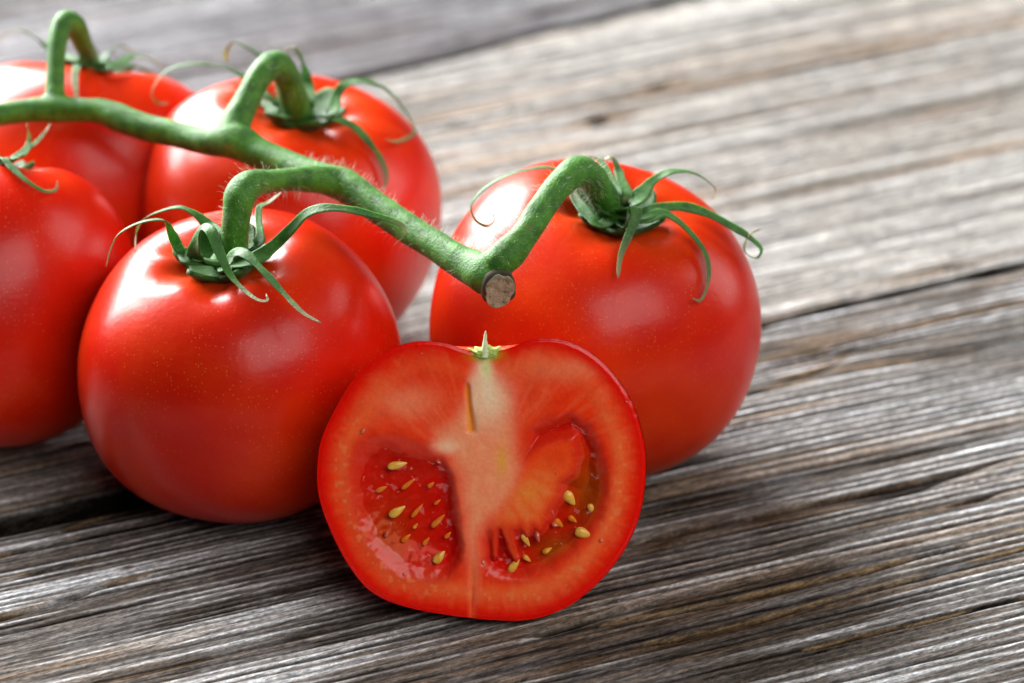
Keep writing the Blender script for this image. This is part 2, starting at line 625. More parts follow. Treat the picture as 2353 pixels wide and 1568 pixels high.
def plank(t0, t1, s0, s1, ns, nt, seed, strong, tone, parent, dz=0.0):
    """t0, t1: functions of s; edges rounded and slightly ragged"""
    s = np.linspace(s0, s1, ns)
    q = np.linspace(0, 1, nt)
    S = np.repeat(s[:, None], nt, 1)
    A = (t0(s) + 0.10 * (vn(s * 0.8, s * 0, seed + 71) - 0.5))[:, None]
    B = (t1(s) + 0.10 * (vn(s * 0.8, s * 0, seed + 73) - 0.5))[:, None]
    Tt = A + (B - A) * q[None]
    h, c = wood_fields(S, Tt, seed, strong, tone)
    ed = np.minimum(Tt - A, B - Tt)
    h = h - 0.30 * np.exp(-(ed / 0.05)**2) - 0.02 * np.exp(-(ed / 0.2)**2) + dz
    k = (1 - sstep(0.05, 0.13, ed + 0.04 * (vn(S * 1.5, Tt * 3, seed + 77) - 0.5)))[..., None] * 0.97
    c = c * (1 - k) + np.array([0.012, 0.009, 0.007]) * k  # shade of the gaps painted into the edge colour
    V = S[..., None] * SD + Tt[..., None] * TD
    V[..., 2] = h
    V = V.reshape(-1, 3)
    F = grid_faces(ns, nt, False)[:, ::-1]
    cc = c.reshape(-1, 3)
    # side walls and underside, down to 2.2 cm
    idx = np.arange(ns * nt).reshape(ns, nt)
    loop = np.concatenate([idx[:, 0], idx[-1, 1:], idx[::-1, -1][1:], idx[0, ::-1][1:-1]])
    low = V[loop].copy()
    low[:, 2] = -2.2
    n0 = len(V)
    V = np.vstack([V, low])
    cc = np.vstack([cc, np.tile([0.010, 0.008, 0.007], (len(low), 1))])  # walls near-black too, so the gap shade is in the colour
    m = len(loop)
    a = np.arange(m)
    b = (a + 1) % m
    side = np.stack([loop[a], loop[b], n0 + b, n0 + a], -1)
    cor = np.array([n0, n0 + ns - 1, n0 + ns - 1 + nt - 1, n0 + ns - 1 + nt - 1 + ns - 1])
    F = np.vstack([F, side[:, ::-1], cor[None]])
    # local axes: x along the grain, so the material's grain follows the plank
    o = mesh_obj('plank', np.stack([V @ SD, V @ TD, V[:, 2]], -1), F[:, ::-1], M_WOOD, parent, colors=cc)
    o.rotation_euler = (0, 0, R_(ANG))
    return o


_u = np.array([[-45, -14], [45, -14], [45, 52], [-45, 52]], float)
uv_ = np.array([a * SD + b * TD for a, b in _u])
top, bot = uv_.copy(), uv_.copy()
top[:, 2], bot[:, 2] = -2.25, -4.0
table = mesh_obj('table_top', np.vstack([top, bot]),
                 [(0, 1, 2, 3), (7, 6, 5, 4), (0, 4, 5, 1), (1, 5, 6, 2), (2, 6, 7, 3), (3, 7, 4, 0)], M_UNDER, None, smooth=False)
tag(table, 'rustic table top of weathered grey planks', None, None, 'structure')

st_near = lambda s, t: 0.15 + 0.85 * sstep(-2.5, 4.5, s + 0.25 * (t + 8))
st_mid = lambda s, t: 0.35 + 0 * s
front_edge = lambda s: e_near(s) - 16.6 - 0.01 * s
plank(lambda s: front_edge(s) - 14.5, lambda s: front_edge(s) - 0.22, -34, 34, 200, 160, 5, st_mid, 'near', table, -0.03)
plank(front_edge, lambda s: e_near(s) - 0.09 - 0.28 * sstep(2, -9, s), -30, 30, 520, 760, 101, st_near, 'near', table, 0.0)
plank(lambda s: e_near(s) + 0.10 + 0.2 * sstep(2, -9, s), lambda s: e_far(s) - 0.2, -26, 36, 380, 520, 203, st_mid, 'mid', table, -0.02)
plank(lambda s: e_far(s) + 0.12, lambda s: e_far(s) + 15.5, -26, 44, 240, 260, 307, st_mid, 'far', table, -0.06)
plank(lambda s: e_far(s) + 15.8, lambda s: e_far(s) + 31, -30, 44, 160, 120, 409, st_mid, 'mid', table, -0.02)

# ------------------------------------------------------------------ tomatoes
class Tom: pass


def tomato_local(a, b, seed, nt=120, nf=168):
    """closed surface around the local z axis, stem dimple at +z"""
    th = np.linspace(0.0, math.pi, nt)
    ph = np.linspace(0, 2 * math.pi, nf, endpoint=False)
    TH, PH = np.meshgrid(th, ph, indexing='ij')
    n = 2.25
    rho = a * np.abs(np.sin(TH)) ** (2 / n)
    z = b * np.sign(np.cos(TH)) * np.abs(np.cos(TH)) ** (2 / n)
    r2 = np.random.default_rng(seed)
    p1, p2, p3, p4 = r2.uniform(0, 6.28, 4)
    lob = 0.014 * np.cos(5 * PH + p1) + 0.016 * np.cos(3 * PH + p2) + 0.016 * np.cos(2 * PH + p3)
    rho = rho * (1 + lob * np.sin(TH))
    q = rho / a
    top = (np.cos(TH) > 0)
    dim = 0.20 * b * np.exp(-(q / 0.30)**2) + 0.03 * b * np.exp(-(q / 0.6)**2)
    fur = 0.035 * b * np.exp(-((q - 0.34) / 0.17)**2) * (0.5 + 0.5 * np.cos(6 * PH + p4)) \
        + 0.022 * b * np.exp(-((q - 0.26) / 0.08)**2) * (0.5 + 0.5 * np.cos(9 * PH + p1))
    z = z - np.where(top, dim + fur, 0.05 * b * np.exp(-(q / 0.16)**2) * -1)
    X = np.stack([rho * np.cos(PH), rho * np.sin(PH), z], -1)
    sh = np.where(top, np.exp(-(q / 0.34)**2), 0)
    sh = sh * (0.75 + 0.5 * vn(PH * 2.5, q * 6, seed))
    return X.reshape(-1, 3), grid_faces(nt, nf, True), sh.reshape(-1)


def rot_to(axis):
    axis = unit(axis)
    q = Vector((0, 0, 1)).rotation_difference(Vector(axis))
    return np.array(q.to_matrix())


def make_tomato(px, py, rpx, br, cal_px, seed, label):
    t = Tom()
    z = 2.95
    for _ in range(4):
        c = at_z(px, py, z)
        a = rpx * depth_of(c) / FPX
        b = a * br
        rd = 0.80 * b
        q = ray(*cal_px); q = q / np.linalg.norm(q)
        oc = CAM - c
        B = q @ oc
        disc = B * B - (oc @ oc - rd * rd)
        if disc < 0:
            ax = unit(CAM + q * (-B) - c)
        else:
            sol = [unit(CAM + q * (-B + s * math.sqrt(disc)) - c) for s in (-1, 1)]
            ax = max(sol, key=lambda v: v[2])
        Rm = rot_to(ax)
        X, F, sh = tomato_local(a, b, seed)
        W = X @ Rm.T
        z = -W[:, 2].min() - 0.03
    c[2] = z
    c = at_z(px, py, z)
    t.c, t.a, t.b, t.R, t.ax = c, a, b, Rm, ax
    t.cal = c + ax * (b * 0.775)
    t.obj = empty('tomato', (c[0], c[1], 0))
    tag(t.obj, label, 'tomato', 'ripe tomatoes on the vine')
    mesh_obj('skin', W + c, F[:, ::-1], M_SKIN, t.obj, extra={'shoulder': sh})
    return t


def inside(t, p, margin):
    d = (np.asarray(p) - t.c) @ t.R
    return (math.hypot(d[0], d[1]) / (t.a * 1.02 + margin))**2.25 + (abs(d[2]) / (t.b + margin))**2.25 < 1.0


front = make_tomato(553, 838, 367, 0.93, (515, 612), 3, 'whole tomato with orange speckles touching the cut half, long sepals draped over it')
right = make_tomato(1362, 736, 380, 0.92, (1412, 505), 8, 'large whole tomato behind the cut half, beside the brown cut stem end')
mid = make_tomato(660, 500, 355, 0.90, (686, 272), 21, 'blurred tomato under the middle of the vine with sepals arching over its shoulder')
left = make_tomato(-30, 684, 338, 1.02, (-16, 398), 34, 'dark red tomato beside the speckled one, single thin curled sepal on its top')
back = make_tomato(184, 412, 354, 0.82, (208, 168), 47, 'most blurred tomato, behind the vine below the tallest arching stalk')
TOMS = [front, right, mid, left, back]


# ------------------------------------------------------------------ calyxes
def sepal(parent, t, pts, w0, w1=None, y0=None, y1=None, push=True, start=True, tip=0.36, flat=0.34, twist=0.0, name='sepal', wprof=None):
    """pts: outline points (reference pixels), y0..y1: how deep the sepal runs from base to tip"""
    y0 = t.cal[1] if y0 is None else t.cal[1] + y0
    y1 = y0 if y1 is None else t.cal[1] + y1
    P = []
    n = len(pts)
    for i, pt in enumerate(pts):
        yy = y0 + (y1 - y0) * i / (n - 1) if len(pt) == 2 else t.cal[1] + pt[2]
        p = at_y(pt[0], pt[1], yy)
        if push:
            for _ in range(200):
                if not inside(t, p, 0.09):
                    break
                p = p - unit(ray(pt[0], pt[1])) * 0.05
        P.append(p)
    if start:
        P = [t.cal + t.ax * 0.10 + 0.15 * (P[0] - t.cal)] + P
    C = catmull(P, 46)
    L = np.linspace(0, 1, len(C))
    w1 = 0.06 if w1 is None else w1
    wd = 0.80 * w0 * (1 - L) ** 1.05 + 0.8 * w1 * L
    wd = wd * (1 + 0.45 * (vn(L * 11, L * 0 + len(pts), int(w0 * 977)) - 0.5)) + 0.010
    wd[-3:] *= np.array([0.85, 0.6, 0.25])
    T = unit(np.gradient(C, axis=0))
    out = unit(C - t.c)
    Wd = unit(np.cross(T, out))
    # keep the width vector continuous
    for i in range(1, len(C)):
        if Wd[i] @ Wd[i - 1] < 0:
            Wd[i] = -Wd[i]
        Wd[i] = unit(0.35 * Wd[i] + 0.65 * (Wd[i - 1] - T[i] * (Wd[i - 1] @ T[i])))
    Nn = np.cross(Wd, T)
    sg = 1 if np.mean(np.sum(Nn * out, -1)) > 0 else -1
    Nn = Nn * sg
    if twist:
        a = twist * L
        Wd, Nn = Wd * np.cos(a)[:, None] + Nn * np.sin(a)[:, None], Nn * np.cos(a)[:, None] - Wd * np.sin(a)[:, None]
    ns = 12
    an = np.linspace(0, 2 * math.pi, ns, endpoint=False)
    x, y = np.cos(an), np.sin(an)
    th = np.maximum(wd * flat * 0.8, 0.024)
    yy = np.where(y > 0, y * 0.30 + 0.55 * np.abs(x)**2, y)        # grooved upper face
    V = C[:, None] + 0.5 * wd[:, None, None] * x[None, :, None] * Wd[:, None] + \
        0.5 * th[:, None, None] * yy[None, :, None] * Nn[:, None]
    V = V.reshape(-1, 3)
    F = [tuple(f) for f in grid_faces(len(C), ns, True)]
    F.append(tuple(range(ns - 1, -1, -1)))
    F.append(tuple((len(C) - 1) * ns + k for k in range(ns)))
    tipv = np.repeat(sstep(1 - tip, 1.0, L) * 0.85, ns)
    return mesh_obj(name, V, F, M_SEPAL, parent, extra={'tip': tipv})


def calyx(t, rad, seed, lift=0.35, nl=6):
    """shallow green cup sunk in the stem dimple, with a lobed raised rim"""
    nr, nf = 18, 72
    r = np.linspace(0, 1, nr)
    ph = np.linspace(0, 2 * math.pi, nf, endpoint=False)
    Rr, PH = np.meshgrid(r, ph, indexing='ij')
    lob = 1 + 0.16 * np.cos(nl * PH + seed)
    rho = rad * Rr * lob
    zt = lift * Rr**2.2 * (0.85 + 0.3 * np.cos(nl * PH + seed)) + 0.10
    thick = 0.13 * (1 - Rr**3) + 0.045
    up = np.stack([rho * np.cos(PH), rho * np.sin(PH), zt], -1).reshape(-1, 3)
    rb = rho * (1.0 + 0.05)
    dn = np.stack([rb * np.cos(PH), rb * np.sin(PH), zt - thick - 0.03], -1).reshape(-1, 3)
    F1 = grid_faces(nr, nf, True)
    n = len(up)
    rim = np.arange((nr - 1) * nf, nr * nf)
    rim2 = np.roll(rim, -1)
    side = np.stack([rim, rim2, n + rim2, n + rim], -1)
    F = np.vstack([F1, F1[:, ::-1] + n, side])
    V = np.vstack([up, dn]) @ t.R.T + t.cal - t.ax * 0.04
    return mesh_obj('calyx', V, F, M_SEPAL, t.obj, extra={'tip': np.zeros(len(V))})


cx = calyx(front, 0.80, 0.6, 0.42)
sepal(cx, front, [(436, 600), (415, 578), (394, 535), (379, 507), (325, 510), (271, 539), (253, 575), (244, 611)], 0.34, 0.10, -0.3, -0.6, twist=0.5)
sepal(cx, front, [(506, 545), (473, 512), (437, 485), (412, 476), (365, 486), (332, 502), (314, 530), (311, 578)], 0.36, 0.08, 0.3, 0.7, twist=0.3)
sepal(cx, front, [(448, 588, -0.75), (456, 540, -0.9), (468, 521, -1.05), (484, 530, -1.3), (503, 577, -1.6), (527, 628, -1.9), (562, 667, -2.3), (597, 690, -2.6), (614, 690, -2.6), (611, 675, -2.45)], 0.46, 0.05, twist=-0.4)
sepal(cx, front, [(520, 618, -0.8), (534, 588, -1.0), (556, 580, -1.2), (597, 615, -1.6), (651, 673, -2.1), (698, 720, -2.6), (738, 742, -2.8)], 0.36, 0.07, twist=0.3)
sepal(cx, front, [(578, 600), (625, 568), (669, 526), (705, 490), (741, 478), (795, 480), (850, 492), (900, 506), (926, 521), (930, 542)], 0.42, 0.10, -0.2, -0.9, twist=-0.6, tip=0.2)
sepal(cx, front, [(592, 560, 0.5), (594, 500, 0.8), (598, 474, 1.0), (618, 464, 1.2), (647, 441, 1.4)], 0.34, 0.08)

cx = calyx(right, 0.82, 2.0, 0.40)
sepal(cx, right, [(1380, 480, 0.1), (1350, 430, 0.4), (1320, 395, 0.5), (1284, 389), (1255, 384), (1205, 391), (1147, 411), (1103, 440), (1082, 476), (1092, 505), (1118, 519), (1136, 505), (1129, 485)], 0.26, 0.05, 0.4, -0.9)
sepal(cx, right, [(1415, 450, 0.7), (1398, 400, 0.9), (1375, 366, 1.1), (1352, 358, 1.2), (1335, 361, 1.2)], 0.34, 0.10)
sepal(cx, right, [(1440, 458, 0.6), (1426, 414, 0.8), (1416, 380, 0.9), (1404, 361, 0.95), (1389, 366, 0.9)], 0.40, 0.14)
sepal(cx, right, [(1450, 474), (1478, 440), (1505, 411), (1541, 394), (1588, 395), (1624, 414), (1643, 436), (1636, 458)], 0.46, 0.07, 0.4, 1.3)
sepal(cx, right, [(1472, 500), (1516, 478), (1570, 475), (1624, 490), (1679, 519), (1726, 548), (1749, 574), (1738, 592), (1712, 580), (1711, 556), (1726, 535), (1747, 526)], 0.40, 0.05, -0.2, -0.3, twist=-0.5)
sepal(cx, right, [(1478, 506), (1523, 490), (1559, 509), (1595, 545), (1621, 585), (1628, 624), (1621, 668), (1607, 690), (1591, 685)], 0.36, 0.05, -0.4, -1.6, twist=0.3)
sepal(cx, right, [(1448, 520, -0.7), (1453, 485, -0.9), (1461, 476, -1.05), (1459, 500, -1.2), (1444, 540, -1.5), (1426, 585, -1.8), (1419, 638, -2.1)], 0.42, 0.10, twist=0.3)
sepal(cx, right, [(1372, 512, -0.3), (1342, 482, -0.2), (1317, 440, -0.1), (1326, 425, 0.1)], 0.40, 0.18)

cx = calyx(mid, 0.82, 1.2, 0.42)
sepal(cx, mid, [(660, 215, 0.5), (630, 160, 0.9), (603, 134), (569, 108), (539, 97), (520, 116), (521, 142)], 0.32, 0.12, 1.0, 1.6)
sepal(cx, mid, [(707, 235), (703, 181), (690, 129), (672, 108), (655, 116)], 0.46, 0.16, 0.5, 0.9)
sepal(cx, mid, [(620, 225, 0.2), (560, 177), (517, 155), (452, 146), (388, 159), (358, 190), (349, 215), (362, 237), (388, 237)], 0.26, 0.06, 0.6, -0.2)
sepal(cx, mid, [(758, 262), (775, 215), (789, 197), (831, 186), (883, 203), (926, 246), (952, 293), (945, 312), (905, 325), (887, 319)], 0.36, 0.05, 0.1, 0.6)
sepal(cx, mid, [(767, 271), (810, 289), (844, 323), (875, 366), (887, 409), (879, 437)], 0.40, 0.10, -0.2, -1.2)
sepal(cx, mid, [(640, 262), (612, 238), (598, 215)], 0.42, 0.14, -0.3, -0.1)

cx = calyx(back, 0.80, 0.2, 0.40)
sepal(cx, back, [(245, 158), (276, 146), (310, 128), (345, 134), (379, 155)], 0.40, 0.12, 0.0, -0.2)
sepal(cx, back, [(280, 150), (330, 160), (400, 195), (450, 218), (480, 236)], 0.40, 0.10, 0.6, 1.4, push=False)
sepal(cx, back, [(180, 142), (110, 108), (75, 82), (40, 68), (10, 78), (-6, 96)], 0.42, 0.10, 0.0, 0.2)
sepal(cx, back, [(178, 148), (172, 175), (174, 205), (178, 230)], 0.30, 0.10, -0.3, -1.0)
sepal(cx, back, [(240, 130), (260, 112), (282, 106), (305, 116)], 0.32, 0.10, 0.8, 1.3, push=False)

cx = calyx(left, 0.72, 0.9, 0.36)
sepal(cx, left, [(8, 362), (22, 379), (65, 418), (103, 439), (128, 436), (132, 416)], 0.28, 0.05, -0.2, -0.9)
sepal(cx, left, [(26, 366), (54, 350), (67, 319), (62, 284)], 0.34, 0.10, 0.0, 0.3)
sepal(cx, left, [(40, 360), (65, 342), (99, 310), (116, 284)], 0.20, 0.06, 0.2, 0.7)
sepal(cx, left, [(-40, 372), (-80, 400), (-110, 450), (-115, 480)], 0.32, 0.08, -0.2, -1.2)

# ------------------------------------------------------------------ the vine
vine_pts = [(-260, 330, -1.9, 29), (-120, 285, -1.5, 29), (0, 263, -1.2, 29), (60, 254, -1.0, 30), (120, 250, -0.9, 34),
            (185, 252, -1.0, 31), (235, 256, -1.1, 32), (270, 268, -1.3, 35), (320, 288, -1.6, 34), (400, 307, -2.0, 33),
            (480, 325, -2.5, 36), (540, 322, -2.8, 46), (590, 350, -3.1, 40), (660, 378, -3.6, 36), (730, 405, -4.2, 37),
            (790, 425, -4.7, 43), (850, 465, -5.3, 37), (930, 520, -6.1, 37), (1010, 570, -6.9, 38), (1080, 612, -7.6, 44),
            (1120, 632, -8.0, 51), (1146, 660, -8.30, 38)]
peds = {
    'front': [(790, 425, -4.7, 38), (740, 412, -4.8, 36), (680, 412, -5.2, 31), (620, 416, -5.8, 29), (572, 425, -6.35, 37), (553, 446, -6.6, 41),
              (546, 480, -6.75, 37), (540, 530, -6.85, 35), (536, 575, None, 36), (532, 606, None, 44)],
    'right': [(1130, 612, -8.05, 40), (1165, 585, -7.95, 42), (1205, 540, -7.65, 36), (1245, 478, -7.2, 34), (1285, 425, -6.75, 35), (1325, 393, -6.3, 38),
              (1352, 400, -6.0, 38), (1375, 432, -5.75, 36), (1400, 475, -5.4, 38), (1412, 500, None, 44)],
    'mid': [(528, 318, -2.7, 44), (545, 275, -2.4, 38), (572, 220, -2.0, 32), (600, 170, -1.6, 33), (630, 148, -1.2, 35), (652, 165, -0.95, 35),
            (668, 205, -0.75, 36), (680, 245, -0.5, 38), (688, 268, None, 44)],
    'back': [(130, 256, -0.9, 40), (127, 220, -0.7, 26), (128, 160, -0.3, 24), (132, 100, 0.1, 25), (146, 52, 0.5, 28), (168, 56, 0.8, 30), (190, 100, 1.2, 25),
             (204, 140, None, 27), (208, 160, None, 34)],
    'left': [(-200, 310, -1.7, 30), (-150, 270, -1.9, 28), (-95, 270, -2.2, 28), (-45, 310, None, 28), (-16, 362, None, 36)],
}
tmap = dict(front=front, right=right, mid=mid, back=back, left=left)


def path3(pts, t=None):
    P, r = [], []
    for (x, y, Y, rp) in pts:
        p = at_y(x, y, t.cal[1] if Y is None else Y)
        P.append(p)
        r.append(0.94 * rp * depth_of(p) / FPX)
    return np.array(P), np.array(r)


def dense(pts, t, n):
    P, r = path3(pts, t)
    if t is not None:
        P[-1] = t.cal + t.ax * 0.02
        P[-2] = P[-2] * 0.4 + (t.cal + t.ax * np.linalg.norm(P[-2] - t.cal)) * 0.6 if False else P[-2]
    C = catmull(np.hstack([P, r[:, None]]), n)
    return C[:, :3], C[:, 3]


lines = {'main_stem': dense(vine_pts, None, 200)}
for k_, v_ in peds.items():
    lines[k_] = dense(v_, tmap[k_], 70)

VV, FF, off = [], [], 0
for i, (k_, (C_, r_)) in enumerate(lines.items()):
    v, f = tube(C_, r_, 18, 0.12, i)
    VV.append(v)
    FF += [tuple(a + off for a in q) for q in f]
    off += len(v)
tmp = bpy.data.meshes.new('tmp')
tmp.from_pydata([tuple(v) for v in np.vstack(VV)], [], FF)
tob = bpy.data.objects.new('tmp', tmp)
col.objects.link(tob)
md = tob.modifiers.new('r', 'REMESH')
md.mode, md.voxel_size = 'VOXEL', 0.05
ms = tob.modifiers.new('s', 'SMOOTH')
ms.factor, ms.iterations = 0.5, 7
dg = bpy.context.evaluated_depsgraph_get()
ev = bpy.data.meshes.new_from_object(tob.evaluated_get(dg))
bpy.data.objects.remove(tob)
nv = len(ev.vertices)
vc = np.empty(nv * 3, np.float32); ev.vertices.foreach_get('co', vc); vc = vc.reshape(-1, 3).astype(float)
vno = np.empty(nv * 3, np.float32); ev.vertices.foreach_get('normal', vno); vno = vno.reshape(-1, 3)
quads = [tuple(p.vertices) for p in ev.polygons]
cen = np.array([vc[list(q)].mean(0) for q in quads])
names = list(lines)
best = np.full(len(cen), 1e9); who = np.zeros(len(cen), int)
for i, k_ in enumerate(names):
    C_, r_ = lines[k_]
    if k_ != 'main_stem':
        C_, r_ = C_[4:], r_[4:]
    dm = np.full(len(cen), 1e9)
    for s0 in range(0, len(cen), 4000):
        d = np.linalg.norm(cen[s0:s0 + 4000, None] - C_[None], axis=2) / r_[None]
        dm[s0:s0 + 4000] = d.min(1)
    better = dm < best
    best[better] = dm[better]; who[better] = i
vine_base = (-4.15, -4.0, 0)
vine = empty('tomato_vine', vine_base)
tag(vine, 'hairy green vine stem lying over the tomatoes, cut off at its thick end', 'vine stem')
for i, k_ in enumerate(names):
    fs = [quads[j] for j in np.nonzero(who == i)[0]]
    used = sorted({a for q in fs for a in q})
    mp = {a: n for n, a in enumerate(used)}
    o = mesh_obj('main_stem' if k_ == 'main_stem' else 'pedicel', vc[used], [tuple(mp[a] for a in q) for q in fs], M_STEM, vine)
    o.data.normals_split_custom_set_from_vertices([tuple(vno[a]) for a in used])

# cut end: dark dried rim and a pale woody face
C_, r_ = lines['main_stem']
ax = unit(C_[-1] - C_[-4])
face_n = unit(0.55 * ax + 0.75 * np.array([0.05, -0.88, 0.1]))
e1 = unit(np.cross(face_n, [0, 0, 1])); e2 = np.cross(e1, face_n)
Ce = at_y(1151, 672, float((C_[-1] + ax * 0.1)[1]) - 0.12)
Ce = Ce - face_n * 0.08
Rr_ = 44 * depth_of(Ce) / FPX


def disc(rad, depth, nr, nf, seed, rough, conc):
    r = np.concatenate([np.linspace(0, 1, nr), [1.0]])
    ph = np.linspace(0, 2 * math.pi, nf, endpoint=False)
    A, Bp = np.meshgrid(r, ph, indexing='ij')
    ed = 1 + rough * (vn(Bp * 2.2, Bp * 0, seed) - 0.5) * A
    hh = conc * A**3 + rough * 0.12 * rad * (vn(A * 7, Bp * 2.0, seed + 1) - 0.5)
    hh[-1] = -depth
    V = Ce + (rad * A * ed * np.cos(Bp))[..., None] * e1 * 0.92 + (rad * A * ed * np.sin(Bp))[..., None] * e2 * 1.08 + hh[..., None] * face_n
    return V.reshape(-1, 3), grid_faces(nr + 1, nf, True)


V_, F_ = disc(Rr_, 0.16, 14, 60, 4, 0.14, -0.02)
cut = mesh_obj('cut_end', V_, F_, M_BARK, vine)
V_, F_ = disc(Rr_ * 0.84, 0.05, 22, 60, 9, 0.35, 0.03)
mesh_obj('pith', V_ + face_n * 0.012, F_, M_PITH, cut)

# fine hairs on the stalks
HV, HF = [], []
n = 0
for k_, dens in (('main_stem', 620), ('front', 300), ('right', 330), ('mid', 120)):
    C_, r_ = lines[k_]
    T_ = unit(np.gradient(C_, axis=0))
    lo = int(len(C_) * (0.62 if k_ == 'main_stem' else 0.05)); hi = int(len(C_) * 0.92)
    for _ in range(dens):
        i = random.randint(lo, hi - 1)
        a = unit(np.cross(T_[i], rng.normal(size=3)))
        p = C_[i] + a * r_[i] * 0.9
        L = random.uniform(0.09, 0.30)
        dv = unit(a + 0.35 * rng.normal(size=3) * 0.6)
        e = unit(np.cross(dv, T_[i])); e_2 = np.cross(dv, e)
        rr = 0.0036
        mid_ = p + dv * L * 0.6
        tip_ = p + dv * L + np.array([0, 0, -0.25 * L * random.random()])
        for q in range(3):
            b_ = 2.094 * q
            HV.append(p + rr * (math.cos(b_) * e + math.sin(b_) * e_2))
        for q in range(3):
            b_ = 2.094 * q
            HV.append(mid_ + rr * 0.6 * (math.cos(b_) * e + math.sin(b_) * e_2))
        HV.append(tip_)
        for q in range(3):
            q2 = (q + 1) % 3
            HF += [(n + q, n + q2, n + 3 + q2, n + 3 + q), (n + 3 + q, n + 3 + q2, n + 6)]
        n += 7
tag(mesh_obj('hairs', np.array(HV), HF, M_HAIR, vine), kind='stuff')

# ------------------------------------------------------------------ the cut half
# face drawn in its own plane: q coordinates (x right, y down), 263 units per cm, centre (895, 810)
QC = np.array([895.0, 810.0])
outl = np.array([(915, 182), (960, 178), (1010, 166), (1060, 148), (1130, 118), (1210, 108), (1300, 118), (1400, 160), (1500, 235), (1580, 330), (1640, 430), (1685, 560), (1706, 680),
                 (1706, 800), (1690, 930), (1655, 1050), (1600, 1160), (1520, 1270), (1430, 1360), (1330, 1435), (1200, 1490), (1080, 1510),
                 (960, 1506), (820, 1492), (700, 1476), (560, 1450), (430, 1412), (330, 1352), (255, 1260), (190, 1150), (140, 1040), (105, 940),
                 (88, 860), (85, 760), (95, 650), (122, 565), (165, 480), (220, 380), (290, 284), (370, 210), (450, 160), (540, 130), (640, 122),
                 (720, 134), (790, 160), (840, 174), (880, 180)], float)
TILT = R_(21)
HV_ = np.array([0, math.sin(TILT), math.cos(TILT)])        # face up
HW_ = np.array([0, math.cos(TILT), -math.sin(TILT)])       # into the fruit
HU_ = np.array([1.0, 0, 0])
hz = 2.62
HC = at_z(1106, 1107, hz)
QS = FPX / depth_of(HC) / 0.4656
VS = math.cos(R_(PITCH) - TILT)
_ang = np.arctan2(-(outl[:, 1] - QC[1]), outl[:, 0] - QC[0])
_rad = np.linalg.norm(outl - QC, axis=1)
o_ = np.argsort(_ang)
_ang, _rad = _ang[o_], _rad[o_]
xs_ = np.linspace(-math.pi, math.pi, 1441)
_rr = np.interp(xs_, np.concatenate([_ang - 2 * math.pi, _ang, _ang + 2 * math.pi]), np.tile(_rad, 3))
kk_ = np.hanning(25); kk_ /= kk_.sum()
_rr = np.convolve(np.concatenate([_rr[-25:-1], _rr, _rr[1:25]]), kk_, 'same')[24:-24]


def orad(phi):
    phi = (np.asarray(phi) + math.pi) % (2 * math.pi) - math.pi
    return np.interp(phi, xs_, _rr)


def face_pt(qx, qy, wd):
    """q coordinates and depth into the fruit (cm) -> world"""
    u = (np.asarray(qx, float) - QC[0]) / QS
    v = -(np.asarray(qy, float) - QC[1]) / QS / VS
    return HC + u[..., None] * HU_ + v[..., None] * HV_ + np.asarray(wd, float)[..., None] * HW_


def sdf(poly, x, y):
    """signed distance to polygon, negative inside"""
    P = np.asarray(poly, float)
    d = np.full(x.shape, 1e9)
    ins = np.zeros(x.shape, bool)
    for (x0, y0), (x1, y1) in zip(P, np.roll(P, -1, 0)):
        ex, ey = x1 - x0, y1 - y0
        tt = np.clip(((x - x0) * ex + (y - y0) * ey) / (ex * ex + ey * ey), 0, 1)
        d = np.minimum(d, np.hypot(x - x0 - tt * ex, y - y0 - tt * ey))
        c1 = (y0 > y) != (y1 > y)
        with np.errstate(divide='ignore', invalid='ignore'):
            xi = (x1 - x0) * (y - y0) / (y1 - y0 + 1e-12) + x0
        ins ^= c1 & (x < xi)
    return np.where(ins, -d, d)


LOC_L = [(330, 610), (450, 590), (600, 640), (710, 700), (762, 770), (778, 900), (792, 1020), (808, 1130), (790, 1220), (720, 1290), (610, 1310), (500, 1285),
         (410, 1230), (330, 1130), (275, 1010), (245, 880), (245, 740), (280, 650)]
LOC_R = [(1135, 560), (1230, 500), (1340, 480), (1430, 530), (1495, 640), (1525, 760), (1525, 880), (1490, 1000), (1430, 1090), (1350, 1170), (1240, 1250),
         (1120, 1300), (1000, 1310), (920, 1280), (888, 1220), (885, 1130), (905, 1060), (960, 1020), (1060, 1040), (1130, 1010), (1180, 1040), (1225, 960),
         (1268, 880), (1275, 810), (1330, 770), (1352, 690), (1335, 605), (1250, 622), (1160, 672), (1110, 700)]
PLAC = [(1060, 800), (1110, 720), (1180, 665), (1260, 625), (1335, 598), (1356, 690), (1335, 770), (1280, 815), (1270, 885), (1225, 965), (1185, 1045),
        (1150, 1030), (1130, 1092), (1112, 1096), (1085, 1035), (1040, 1050), (1078, 1200), (1058, 1222), (1035, 1190), (990, 1060), (974, 1060), (976, 1190), (960, 1208), (946, 1180), (940, 1040), (950, 950)]
CORE = [(880, 250), (960, 250), (1010, 330), (1060, 430), (1080, 560), (1090, 680), (1110, 760), (1090, 860), (1010, 960), (930, 1040), (890, 1110), (885, 1300),
        (870, 1400), (840, 1400), (830, 1300), (805, 1120), (790, 980), (772, 800), (730, 700), (650, 640), (640, 560), (740, 500), (800, 420), (840, 330)]


